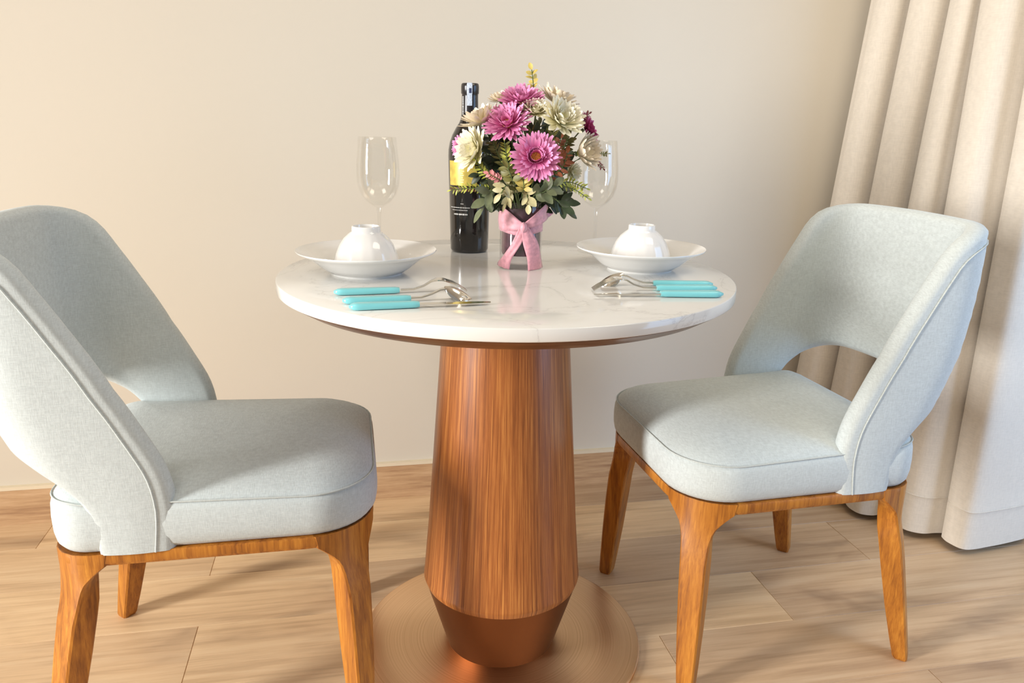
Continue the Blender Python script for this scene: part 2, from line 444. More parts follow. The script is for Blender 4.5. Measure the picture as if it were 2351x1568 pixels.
def smooth_edge(tab, n=41):
    P = np.array([edge(tab, i/(n-1)) for i in range(n)])
    for _ in range(3):
        Q = P.copy(); Q[1:-1] = .25*P[:-2]+.5*P[1:-1]+.25*P[2:]
        P = Q
    return P
T1 = smooth_edge(E1); T0 = smooth_edge(E0)
def back_geo():
    n = len(T1); st = [(i, 1) for i in range(n)]+[(i, -1) for i in range(n-2, -1, -1)]
    rings = []; pipe = []
    NV = 12
    for i, s in st:
        a, b = T0[i], T1[i]; d = b-a; L = np.hypot(*d); w = i/(n-1)
        T = .036+.004*w
        def out(v):
            p = a+d*v; return surf(s*p[0], p[1]), snorm(s*p[0], p[1])
        O = [out(v/(NV-1)) for v in range(NV)]
        # slight pillow
        outer = [p+nn*(.003*sin(pi*v/(NV-1))) for v, (p, nn) in enumerate(O)]
        inner = [p-nn*(T+.004*sin(pi*v/(NV-1))) for v, (p, nn) in enumerate(O)]
        e1 = (O[-1][0]-O[-2][0]).normalized(); e0 = (O[0][0]-O[1][0]).normalized()
        ring = list(outer)
        c1 = (outer[-1]+inner[-1])/2; c0 = (outer[0]+inner[0])/2; h1 = (outer[-1]-inner[-1])/2; h0 = (outer[0]-inner[0])/2
        for ph in (68, 45, 22, 0, -22, -45, -68):
            f = radians(ph); ring.append(c1+e1*(.0145*cos(f))+h1*(sin(f)))
        ring += inner[::-1]
        for ph in (-60, -30, 0, 30, 60):
            f = radians(ph); ring.append(c0+e0*(.009*cos(f))+h0*sin(f))
        rings.append(ring)
        pv, pn = out(1-.013/L); pipe.append(pv+pn*.0014)
    return loft(rings), pipe
RCE = {'f': SRC[0], 'r': SRC[1]}
CX = {'f': SX0+.006+SRC[0], 'r': SX1-SRC[1]}
def leg_geo(end, sy):
    SRC = RCE[end]; cx, cy = CX[end], sy*(SHW-SRC); sx = -1 if end == 'f' else 1
    en = Vector((sx, sy, 0)).normalized(); et = Vector((-en.y, en.x, 0))
    hs = [0, .006, .05, .12, .20, .26, .285, .303, .317, .328, .337, .345, .352, .3575, .378]
    wts = [.026, .030, .035, .041, .046, .049, .052, .056, .063, .073, .088, .104, .120, .134, .142]
    dps = [.024, .028, .032, .037, .040, .041, .041, .040, .040, .039, .038, .037, .036, .035, .034]
    foot = Vector((.278-.5 if end == 'f' else .757-.5, sy*.207, 0))
    top = Vector((cx, cy, .37))+en*(SRC-.001-.020+(.008 if end == 'f' else -.003))
    rings = []
    for h, w, d in zip(hs, wts, dps):
        c = top.lerp(foot, max(0, 1-h/.36)**1.18); c.z = h; b = sstep((h-.24)/(.352-.24))
        ch = .003; N = 7
        taus = [-w/2+ch+(w-2*ch)*i/(N-1) for i in range(N)]
        def outp(tau, ins):
            flat = c+et*tau+en*(d/2-ins)
            a = tau/SRC; ac = max(-pi/4, min(pi/4, a)); nn = en*cos(ac)+et*sin(ac); tt = et*cos(ac)-en*sin(ac)
            per = Vector((cx, cy, 0))+nn*(SRC+.0012-ins)+tt*((a-ac)*SRC); per.z = h
            return flat.lerp(per, b)
        ring = [outp(-w/2, ch)]+[outp(t, 0) for t in taus]+[outp(w/2, ch)]
        ring += [outp(w/2, d-ch)]+[outp(t, d) for t in taus[::-1]]+[outp(-w/2, d-ch)]
        rings.append(ring)
    return loft(rings)
def apron_geo():
    R_ = []
    for ins, z in ((.0005, .378), (-.0005, .375), (-.0005, .363), (.003, .3575), (.022, .3555), (.025, .358), (.025, .378)):
        R_.append([(x, y, z) for x, y in rrect(SX0+.006, SX1, SHW, SRC, ins)])
    V, F = grid(R_, closed_u=True, closed_v=True); return V, F

def make_chair(label, x, rz):
    t = empty('dining_chair', (x, 0, 0), rz, label, 'chair', 'upholstered dining chairs at the round table')
    mk('seat', *seat_geo(), 'fabric', t, angle=80)
    s = kids(t)[0]
    pr = [Vector(p) for p in ring_at(.0018, .4487)]
    mk('piping', *tube(pr, .0013, 6, closed=True), 'piping', s, angle=80)
    g, pipe = back_geo()
    bk = mk('backrest', *g, 'fabric', t, angle=80)
    mk('piping', *tube(pipe, .0014, 6), 'piping', bk, angle=80)
    mk('seat_frame', *apron_geo(), 'chairwood', t, angle=40)
    for e in 'fr':
        for sy in (1, -1): mk('leg', *leg_geo(e, sy), 'chairwood', t, angle=35)
    return t
ch = make_chair('pale sage upholstered dining chair right of the table, in front of the cream curtain', .503, 0)
ch.location.x = .512; ch.scale.x = .968; ch.rotation_euler.z = .045
c2 = copy_tree(ch); c2.scale.x = 1; c2.location = (-.497, 0, 0); c2.rotation_euler = (0, 0, pi)
c2['label'] = 'pale sage upholstered dining chair left of the table, its back cut by the photo edge'

# ------------------------------------------------------------------ curtain
def curtain():
    # plan at the floor, and x shift per metre of height
    pts = []
    # (x, y, dx/dz)
    def pleat(E, nxt, k, kn):
        """front fold E to the next fold; in lateral / depth frame of the corner"""
        Lr = Vector((.79, -.61)); D = Vector((.61, .79)); E = Vector(E); N = Vector(nxt)
        w = (N-E).dot(Lr); dn = (N-E).dot(D)
        for l, d in ((0, 0), (.10, -.028), (.35, -.046), (.65, -.034), (.88, -.006), (1.04, .012), (1.14, .026), (1.15, .040)):
            p = E+Lr*(w*l)+D*(d+dn*l*.75); f = min(1, max(0, l)); pts.append((p.x, p.y, k*(1-f)+kn*f))
        p = N+Lr*(.014)+D*.032; pts.append((p.x, p.y, kn))
        p = N+Lr*(.003)+D*.012; pts.append((p.x, p.y, kn))
    Es = [(.944, .595), (.990, .495), (1.032, .392), (1.098, .300), (1.163, .180)]
    ks = [.086, .076, .068, .018, -.006]
    pts.append((1.02, .64, .08)); pts.append((.965, .632, .084))
    for i in range(4): pleat(Es[i], Es[i+1], ks[i], ks[i+1])
    for p in ((1.163, .178), (1.160, .150), (1.178, .115), (1.25, .118), (1.33, .130), (1.375, .142), (1.395, .170), (1.390, .215), (1.41, .255), (1.46, .245), (1.48, .19), (1.50, .12), (1.55, .085), (1.61, .10), (1.65, .16), (1.67, .22), (1.73, .21), (1.76, .13), (1.80, .07), (1.88, .07), (1.93, .14), (1.98, .2), (2.04, .18)):
        pts.append((*p, -.006))
    C = crom(pts, 420)
    hs = [.018, .03, .10, .112, .118, .124, .20, .4, .7, 1.0, 1.4, 1.8, 2.2, 2.62]
    rows_ = []
    for z in hs:
        row = []
        for i, c in enumerate(C):
            x, y, kk = c; x += kk*z
            off = -.0015 if abs(z-.118) < .001 else 0
            x += .004*sin(z*3+i*.09)*min(1, z); y += .003*sin(z*2.3+i*.07+1)*min(1, z)+off
            row.append(Vector((x, y, z)))
        rows_.append(row)
    # thickness
    back = []
    for row in rows_:
        br = []
        for i, p in enumerate(row):
            t = row[min(i+1, len(row)-1)]-row[max(i-1, 0)]; n = Vector((-t.y, t.x, 0)).normalized()
            br.append(p+n*.002)
        back.append(br)
    rings = []
    for i in range(len(C)):
        rings.append([rows_[k][i] for k in range(len(hs))]+[back[k][i] for k in range(len(hs)-1, -1, -1)])
    g = loft(rings)
    cu = mk('curtain', *g, 'curtain', angle=70)
    tag(cu, 'floor-length cream curtain hanging in deep pleats behind the right-hand chair', 'curtain')
    hem = [p.copy() for p in [Vector((a.x, a.y, .118)) for a in rows_[4]]]
    hp = []
    for i, p in enumerate(hem):
        t = hem[min(i+1, len(hem)-1)]-hem[max(i-1, 0)]; n = Vector((-t.y, t.x, 0)).normalized(); hp.append(p-n*.0004)
    mk('hem_seam', *tube(hp, .0011, 6), 'curtain', cu, angle=80)
curtain()

# ------------------------------------------------------------------ tableware
TZ = .75
def plate(loc, r, label):
    s = r/.12
    prof = [(0, .006), (.055*s, .006), (.064*s, .008), (.078*s, .017), (.094*s, .029), (.108*s, .0365), (.1185*s, .0400), (.120*s, .0412), (.1203*s, .0400), (.119*s, .0382),
            (.108*s, .0335), (.094*s, .0255), (.078*s, .0125), (.066*s, .0045), (.0615*s, .0035), (.0605*s, 0), (.0575*s, 0), (.056*s, .003), (0, .003)]
    V, F, U = lathe(prof, 96)
    o = mk('soup_plate', V, F, 'porcelain', uv=U, angle=60); o.location = loc
    return tag(o, label, 'plate', 'soup plates under upturned bowls')
def bowl(loc, r, label, rz=0):
    s = r/.059
    prof = [(.0235*s, .0745), (.0242*s, .0735), (.0245*s, .0655), (.030*s, .0615), (.038*s, .0545), (.046*s, .043), (.0515*s, .030), (.0555*s, .016), (.0585*s, .003), (.0592*s, .0004), (.0583*s, 0),
            (.0565*s, .003), (.0535*s, .016), (.0492*s, .030), (.0435*s, .042), (.0355*s, .0525), (.026*s, .0595), (0, .0605)]
    top = [(0, .0655), (.0195*s, .0655), (.0212*s, .0675), (.0218*s, .0745), (.0235*s, .0745)]
    V, F, U = lathe(top+prof[1:], 96)
    # soft facets around the body
    V2 = []
    for (x, y, z) in V:
        rr = math.hypot(x, y); a = atan2(y, x)
        if .03*s < rr and z < .062: f = 1-.010*abs(sin(a*9)); x *= f; y *= f
        V2.append((x, y, z))
    o = mk('rice_bowl', V2, F, 'porcelain', uv=U, angle=60); o.location = loc
    return tag(o, label, 'bowl', 'upturned rice bowls')
pl = (-.2425, .013); pr_ = (.249, .006)
plate((*pl, TZ), .1185, 'white soup plate beneath an upturned bowl, on the table side by the left chair')
plate((*pr_, TZ), .1165, 'white soup plate beneath an upturned bowl, on the table side by the right chair')
bowl((*pl, TZ+.0062), .0585, 'small white bowl upside down on the left-hand plate')
bowl((*pr_, TZ+.0062), .0585, 'small white bowl upside down on the right-hand plate')

def wine_glass(loc, label):
    t = empty('wine_glass', loc, 0, label, 'glass', 'empty wine glasses')
    V, F, U = lathe([(0, .001), (.030, .0008), (.034, 0), (.0348, .0008), (.034, .0022), (.02, .0034), (.008, .0055), (.0048, .010)], 64)
    mk('foot', V, F, 'glass', t, uv=U, angle=70)
    V, F, U = lathe([(.0048, .010), (.0038, .022), (.0035, .05), (.0038, .075), (.0055, .088)], 24)
    mk('stem', V, F, 'glass', t, uv=U, angle=70)
    V, F, U = lathe([(.0055, .088), (.012, .0915), (.024, .100), (.034, .113), (.0400, .130), (.0418, .147), (.0412, .170), (.0385, .200), (.0362, .2215), (.0356, .2222), (.0350, .2215),
                     (.0373, .200), (.0400, .170), (.0406, .147), (.0388, .131), (.0328, .1145), (.023, .102), (.012, .0940), (0, .0925)], 96)
    mk('bowl', V, F, 'glass', t, uv=U, angle=70)
    return t
wine_glass((-.2125, .228, TZ), 'clear empty wine glass standing behind the left-hand bowl')
wine_glass((.2235, .205, TZ), 'clear empty wine glass standing between the bouquet and the right-hand bowl')

# ------------------------------------------------------------------ cutlery
def handle_geo(L, w=.0165, t=.0105):
    """along +x from 0 (butt) to L"""
    rings = []
    for i in range(17):
        f = i/16; x = L*f
        e = min(1, math.sin(min(f*9, 1)*pi/2)+.02) if f < .12 else 1
        e2 = 1-.18*sstep((f-.35)/.65)
        ww, tt = w*e2*(.35+.65*e), t*(1-.12*f)*(.35+.65*e)
        if f == 1: ww *= .86; tt *= .8
        ring = []
        for k in range(16):
            a = 2*pi*k/16; c, s = cos(a), sin(a); p = 3.2
            ring.append((x, ww/2*math.copysign(abs(c)**(2/p), c), t/2+tt/2*math.copysign(abs(s)**(2/p), s)))
        rings.append(ring)
    return loft(rings)
def strip(path, widths, th):
    """path (x,z) ; flat bar of width w(y) and thickness th"""
    rings = []
    for i, ((x, z), w) in enumerate(zip(path, widths)):
        a = path[max(i-1, 0)]; b = path[min(i+1, len(path)-1)]
        tx, tz = b[0]-a[0], b[1]-a[1]; l = math.hypot(tx, tz) or 1; nx, nz = -tz/l, tx/l
        h = th/2
        rings.append([(x+nx*h, -w/2, z+nz*h), (x+nx*h*1.4, 0, z+nz*h*1.4), (x+nx*h, w/2, z+nz*h), (x-nx*h, w/2, z-nz*h), (x-nx*h*1.4, 0, z-nz*h*1.4), (x-nx*h, -w/2, z-nz*h)])
    return loft(rings)
def fork_geo(L, H):
    x0 = L+.002
    parts = []
    neck = [(x0, .0055), (x0+.02, .0060), (x0+.035, .0105), (x0+.047, .0175), (x0+.056, .0200)]
    parts.append(strip(neck, [.006, .0055, .0055, .008, .018], .0022))
    parts.append(strip([(x0+.0555, .0200), (x0+.062, .0202), (x0+.068, .0190)], [.0175, .0225, .0235], .0018))
    for j in range(4):
        y = -.0097+.00647*j
        pth = [(x0+.067, .0192), (x0+.080, .0150), (x0+.092, .0085), (x0+.101, .0022)]
        g = strip(pth, [.0038, .0034, .003, .0016], .0017)
        parts.append(([(x, yy+y, z) for x, yy, z in g[0]], g[1]))
    return join(parts)[:2]
def spoon_geo(L):
    x0 = L-.004
    parts = [strip([(x0, .0055), (x0+.02, .0060), (x0+.035, .0105), (x0+.048, .0165), (x0+.056, .0180)], [.006, .0055, .0055, .007, .011], .0022)]
    P = []
    Lb, Wb = .041, .027
    for i in range(15):
        f = i/14; P.append([])
        prof = sin(pi*min(1, f*.97+.02))**.62
        for j in range(13):
            g = (j/12-.5)*2; w = Wb/2*prof
            x = x0+.054+Lb*f; y = g*w
            z = .0215*(1-f*.0)-.019*abs(g)**2*prof - .0205*f**2.2*(1) 
            P[-1].append((x, y, max(.0012, z*1.0+.0)))
    V, F = grid(P)
    V2 = [(x, y, z-.0012) for x, y, z in V]; n = len(V)
    F2 = F+[tuple(i+n for i in f[::-1]) for f in F]
    nu, nv = 15, 13; bd = [i*nv for i in range(nu)]+[(nu-1)*nv+j for j in range(1, nv)]+[i*nv+nv-1 for i in range(nu-2, -1, -1)]+[j for j in range(nv-2, 0, -1)]
    for a, b in zip(bd, bd[1:]+bd[:1]): F2.append((a, b, b+n, a+n))
    parts.append((V+V2, F2))
    return join(parts)[:2]
def knife_geo(L):
    x0 = L-.004; rings = []
    for i in range(13):
        f = i/12; x = x0+.108*f
        yb = .0035; ys = -.0035
        w = .0095 if f > .1 else .007+.025*f
        yb = w*.55; ye = -w*.65
        if f > .6: g = (f-.6)/.4; ye = -w*.65*(1-g**1.6)-0.0; yb = w*.55*(1-.75*g**3)
        z = .0052-.0015*f
        rings.append([(x, yb, z+.0011), (x, ye, z+.0003), (x, ye, z-.0001), (x, yb, z-.0011)])
    return loft(rings)
def cutlery(kind, p0, p1, label, z=TZ, group=None):
    p0 = Vector((*p0, z)); p1 = Vector((*p1, z)); a = atan2(p1.y-p0.y, p1.x-p0.x)
    t = empty({'fork': 'table_fork', 'spoon': 'table_spoon', 'knife': 'table_knife'}[kind], p0, a, label, kind, group)
    L = .098
    mk('handle', *handle_geo(L, .0155 if kind != 'knife' else .0175), 'teal', t, angle=60)
    g = {'fork': lambda: fork_geo(L, 0), 'spoon': lambda: spoon_geo(L), 'knife': lambda: knife_geo(L)}[kind]()
    mk({'fork': 'tines', 'spoon': 'spoon_bowl', 'knife': 'blade'}[kind], *g, 'steel', t, angle=45)
    return t
GL, GR = 'cutlery in front of the left plate', 'cutlery in front of the right plate'
cutlery('fork', (-.296, -.163), (-.10, -.155), 'turquoise-handled fork lying tines down, nearest the left-hand plate', group=GL)
cutlery('spoon', (-.283, -.224), (-.095, -.212), 'turquoise-handled spoon lying face down between fork and knife by the left-hand plate', group=GL)
cutlery('knife', (-.274, -.262), (-.070, -.252), 'turquoise-handled knife nearest the table edge on the left side', group=GL)
cutlery('spoon', (.312, -.168), (.117, -.128), 'turquoise-handled spoon lying face down, nearest the right-hand plate', group=GR)
cutlery('fork', (.305, -.198), (.105, -.172), 'turquoise-handled fork lying tines down between spoon and knife by the right-hand plate', group=GR)
cutlery('knife', (.295, -.241), (.085, -.212), 'turquoise-handled knife nearest the table edge on the right side', group=GR)

# ------------------------------------------------------------------ bottle
BX, BY = -.033, .232
bt = empty('wine_bottle', (BX, BY, TZ), 0, 'tall black wine bottle with a gold label standing behind the flowers', 'bottle')
V, F, U = lathe([(0, .004), (.028, .004), (.033, 0), (.0365, .002), (.0382, .006), (.0392, .05), (.0405, .11), (.0420, .165), (.0425, .188), (.0420, .200), (.0395, .214), (.0345, .228), (.0275, .241), (.0210, .251), (.0175, .260), (.0162, .270)], 96)
mk('glass_body', V, F, 'black_glass', bt, uv=U, angle=60)
V, F, U = lathe([(.0163, .268), (.0158, .300), (.0158, .304), (.0172, .306), (.0174, .318), (.0168, .3225), (.0150, .3245), (0, .3245)], 64)
mk('neck_capsule', V, F, 'capsule', bt, uv=U, angle=40)
FA = atan2(CAM.y-BY, CAM.x-BX)           # direction to the viewer
def band(name, rz, a0, a1, mat, parent=bt, off=.0004, n=24):
    """patch hugging the bottle: rz list of (r,z), angles relative to the front, + = to the right"""
    P = []
    for i in range(n+1):
        a = FA+a0+(a1-a0)*i/n
        P.append([((r+off)*cos(a), (r+off)*sin(a), z) for r, z in rz])
    V, F = grid(P); return mk(name, V, F, mat, parent, angle=60, recalc=False)
def br(z): return interp(z, [(.006, .0382), (.05, .0392), (.11, .0405), (.165, .0420), (.188, .0425)])
band('label', [(br(z), z) for z in (.133, .15, .165, .180)], -1.15, .35, 'gold')
band('label_band', [(br(z), z) for z in (.122, .130)], -1.15, .35, 'ink_red')
lab = kids(bt)[-2]
# upright gilt lettering strokes on the gold label (illegible in the photo)
rr = random.Random(3); parts = []
for i in range(9):
    z = .139+.0042*i; a = -.42+rr.uniform(-.03, .03); w = rr.uniform(.10, .2)
    P = [[((br(z)+.0008)*cos(FA+a+w*u/4), (br(z)+.0008)*sin(FA+a+w*u/4), zz) for zz in (z, z+.0022)] for u in range(5)]
    parts.append(grid(P))
g = join(parts); mk('lettering', g[0], g[1], 'ink_gold', lab, recalc=False)
parts = []
def textline(zc, a0, a1, h, seed):
    r2 = random.Random(seed); a = a0
    while a < a1:
        w = r2.uniform(.02, .05); hh = h*r2.choice((.7, 1, 1, .85)); rb = br(zc)+.0006
        P = [[(rb*cos(FA+a+w*u), rb*sin(FA+a+w*u), zz) for zz in (zc-hh/2, zc+hh/2)] for u in (0, .5, 1)]
        parts.append(grid(P)); a += w+r2.uniform(.008, .03)
textline(.098, -.45, -.30, .0014, 1)
textline(.0905, -1.1, -.02, .0016, 2)
textline(.0855, -.95, -.12, .0013, 3)
textline(.0775, -.85, -.12, .0030, 4)
g = join(parts); mk('printed_text', g[0], g[1], 'ink_white', bt, recalc=False)
parts = []
r2 = random.Random(8); z = .262
while z < .300:
    h = r2.uniform(.001, .0028); rb = .0167
    parts.append(grid([[(rb*cos(FA-1.05+w), rb*sin(FA-1.05+w), zz) for zz in (z, z+h)] for w in (0, .12, .22)])); z += h+.0012
g = join(parts); mk('neck_print', g[0], g[1], 'ink_white', bt, recalc=False)
# tax stamp over the top
P = []
for i in range(7):
    a = FA-.36+.62*i/6
    c, s = cos(a), sin(a)
    P.append([(.009*c, .009*s, .3250), (.0150*c, .0150*s, .3251), (.0171*c, .0171*s, .3228), (.0178*c, .0178*s, .318), (.0176*c, .0176*s, .306), (.0163*c, .0163*s, .302), (.0163*c, .0163*s, .283)])
V, F = grid(P); st = mk('tax_stamp', V, F, 'stamp', bt, angle=50, recalc=False)
P = [[(.0182*cos(FA+a), .0182*sin(FA+a), z) for z in (.306, .311, .315)] for a in (-.1, 0, .14)]
V, F = grid(P); mk('stamp_mark', V, F, 'ink_dark', st, recalc=False)

# ------------------------------------------------------------------ vase with ribbon
VX, VY, VR = .034, .045, .0378
vs = empty('glass_vase', (VX, VY, TZ), 0, 'small clear cylinder vase tied with a pink ribbon, holding the bouquet', 'vase')
V, F, U = lathe([(0, 0), (.034, 0), (VR, .002), (VR, .118), (VR-.0008, .119), (VR-.0018, .118), (VR-.0020, .012), (.030, .008), (0, .008)], 96)
mk('vase_glass', V, F, 'vglass', vs, uv=U, angle=50)
V, F, U = lathe([(0, .024), (.0335, .0242), (.0350, .028), (.0352, .100), (.032, .108), (.0, .106)], 64)
mk('filling', V, F, 'filling', vs, uv=U, angle=50)
VA = atan2(CAM.y-VY, CAM.x-VX)
def ribbon(name, A, B, off, parent, n=24, m=6, ruffle=.0008, seed=0):
    """strip between two edge curves given as (sideways metres, z above table)"""
    A = crom(A, n); B = crom(B, n); P = []; r2 = random.Random(seed); ph = r2.uniform(0, 6)
    for i in range(n):
        row = []
        for j in range(m+1):
            f = j/m; d, z, o = [A[i][q]*(1-f)+B[i][q]*f for q in range(3)]
            rad = VR+off+o+ruffle*sin(f*11+ph+i*.25)
            sn = max(-1.0, min(1.0, d/VR)); a = VA+math.asin(sn)
            ex = d-VR*sn
            s = Vector((-sin(VA), cos(VA), 0))
            row.append(Vector((rad*cos(a), rad*sin(a), z))+s*ex)
        P.append(row)
    V, F = grid(P); n0 = len(V)
    o = mk(name, V, F, 'ribbon', parent, angle=80, recalc=False)
    md = o.modifiers.new('thickness', 'SOLIDIFY'); md.thickness = .0006; md.offset = 1
    return o
# band right round the vase
P = []
for i in range(73):
    a = 2*pi*i/72; w = abs((a-VA+pi) % (2*pi)-pi); zz = .073+.006*min(1, w)
    P.append([((VR+.0012)*cos(a), (VR+.0012)*sin(a), zz-.012+.024*j/4*min(1, .35+.65*min(1, w/1.2))) for j in range(5)])
V, F = grid(P); rb = mk('ribbon', V, F, 'ribbon', vs, angle=80, recalc=False)
rb.modifiers.new('thickness', 'SOLIDIFY').thickness = .0006
K = (.004, .078)
ribbon('ribbon_fold', [(-.0395, .116, .001), (-.020, .103, .001), (K[0], K[1]+.006, .004)], [(-.0385, .068, .0005), (-.02, .070, .001), (K[0], K[1]-.006, .004)], .0022, rb, seed=1)
ribbon('ribbon_loop', [(K[0]-.001, K[1]+.006, .004), (.020, .101, .006), (.034, .116, .008)], [(K[0]+.001, K[1]-.003, .004), (.026, .081, .006), (.0475, .098, .008)], .0022, rb, seed=2)
ribbon('ribbon_tail', [(K[0]-.006, K[1]+.002, .005), (-.016, .045, .003), (-.036, .012, .001), (-.0375, .004, .001)], [(K[0]+.005, K[1]-.004, .005), (.000, .048, .003), (-.014, .020, .002), (-.018, .001, .001)], .003, rb, seed=3)
ribbon('ribbon_tail', [(K[0]-.004, K[1]-.002, .006), (.003, .050, .004), (.010, .022, .003), (.012, .000, .001)], [(K[0]+.005, K[1]+.003, .006), (.024, .052, .004), (.032, .022, .002), (.0365, .002, .001)], .0036, rb, seed=4)
# knot
kv = []
Kp = Vector(((VR+.009)*cos(VA)-K[0]*sin(VA), (VR+.009)*sin(VA)+K[0]*cos(VA), K[1]))
P = []
for i in range(9):
    th = pi*i/8; row = []
    for j in range(14):
        a = 2*pi*j/14; row.append(Kp+Vector((.0065*sin(th)*cos(a), .0065*sin(th)*sin(a), .0085*cos(th)*(1+.1*cos(3*a)))))
    P.append(row)
V, F = grid(P, closed_v=True); mk('ribbon_knot', V, F, 'ribbon', rb, angle=80)

# ------------------------------------------------------------------ flowers
VC = Vector((VX, VY, TZ+.115))           # mouth of the vase
FH = Vector((sin(YAW), cos(YAW), 0))     # away from the viewer
def at(px, py, toward=0.0):
    """world point seen at a photo pixel, on the upright plane through the vase moved 'toward' the viewer (metres)"""
    d = FW+RT*((px-1175.5)/FPX)-UP*((py-784)/FPX)
    t = ((VC-FH*toward)-CAM).dot(FH)/d.dot(FH)
    return CAM+d*t
def petal(L, w, cup, tw=0, tip=.3, seg=5, notch=False, curl=0):
    """petal along +x starting at 0; returns grid + uv (u across, v along)"""
    P, Uv = [], []
    for i in range(seg+1):
        f = i/seg; ww = w/2*(.30+.70*sin(pi*min(1, f*.62+.12)))*(1 if f < .85 else (1-(f-.85)/.15*.55))
        row = []
        for j in (-1, -.4, .4, 1):
            x = L*f*(1-curl*f*.15); y = ww*j
            z = cup*L*f*f + .18*ww*abs(j)**2 - curl*L*max(0, f-.5)**2
            if f == 1 and abs(j) < .9: x += w*.12
            row.append(Vector((x, y, z))); Uv.append(((j+1)/2, f))
        P.append(row)
    V, F = grid(P); return V, F, Uv
def flower(name, label, cat, pos, nrm, R_, mat, layers, eye=.22, group=None, seed=0, stem_mat='stem', eye_mat='flower_eye', width=.26, droop=0):
    r2 = random.Random(seed)
    t = empty(name, VC-Vector((0, 0, .02)), 0, label, cat, group)
    base = Vector(t.location); p = Vector(pos)-base; n = Vector(nrm).normalized()
    q = n.to_track_quat('Z', 'Y'); parts = []
    for (cnt, Lf, tilt, cup, zoff) in layers:
        a0 = r2.uniform(0, 2)
        for k in range(cnt):
            a = a0+2*pi*k/cnt+r2.uniform(-.06, .06); L = R_*Lf*r2.uniform(.9, 1.07)
            V, F, Uv = petal(L, R_*width*r2.uniform(.85, 1.15), cup+r2.uniform(-.06, .06), curl=droop)
            e = radians(tilt+r2.uniform(-7, 7)); ce, se = cos(e), sin(e)
            out = []
            for v in V:
                x, z = v.x*ce-v.z*se, v.x*se+v.z*ce; x += R_*eye*.55
                w = Vector((x*cos(a)-v.y*sin(a), x*sin(a)+v.y*cos(a), z+zoff*R_))
                out.append(q @ w+p)
            parts.append((out, F, Uv))
    V, F, U = join(parts); pm = mk('petals', V, F, mat, t, uv=U, angle=80, recalc=False)
    # eye: dome of small bumps
    parts = []
    for k in range(34):
        f = sqrt(k/34); a = k*2.39996; rr_ = R_*eye*.9*f
        c = q @ Vector((rr_*cos(a), rr_*sin(a), R_*(.10+.06*(1-f*f))))+p; s = R_*.045
        vv = [c+Vector(d)*s for d in ((1, 0, 0), (-1, 0, 0), (0, 1, 0), (0, -1, 0), (0, 0, 1), (0, 0, -1))]
        parts.append((vv, [(0, 2, 4), (2, 1, 4), (1, 3, 4), (3, 0, 4), (2, 0, 5), (1, 2, 5), (3, 1, 5), (0, 3, 5)]))
    lat = [(0, .0), (R_*eye, .0), (R_*eye*.95, R_*.07), (R_*eye*.6, R_*.12), (0, R_*.14)]
    V, F, U = lathe(lat, 16); parts.append(([q @ Vector(v)+p for v in V], F))
    g = join(parts); mk('flower_centre', g[0], g[1], eye_mat, t, angle=40)
    # calyx + stem
    tip = p-n*R_*.12; mid = (tip*.5)+Vector((0, 0, .012))-n*R_*.15
    path = [Vector(x) for x in crom([(0, 0, -.03), tuple(mid*.6+Vector((0, 0, .0))), tuple(p-n*R_*.5), tuple(tip)], 12)]
    V1 = tube(path, [.0012]*9+[.0016, .003, .0055], 6)
    mk('stem', *V1, stem_mat, t, angle=60)
    return t
GP, GC = 'pink gerberas in the bouquet', 'cream daisies in the bouquet'
gerb = [(30, 1.0, 6, .10, 0), (30, .93, 17, .12, .03), (26, .74, 32, .18, .05), (22, .50, 52, .25, .07), (18, .36, 68, .2, .07)]
mum = [(20, 1.0, 10, .25, 0), (20, .88, 28, .28, .03), (16, .68, 46, .25, .05), (12, .48, 62, .2, .07)]
def outn(p, extra=(0, 0, 0), k=1.0):
    return ((Vector(p)-(VC+Vector((0, 0, .02)))).normalized()*k+Vector(extra)).normalized()
TC = -FH   # toward the viewer
SR = Vector((cos(YAW), -sin(YAW), 0))
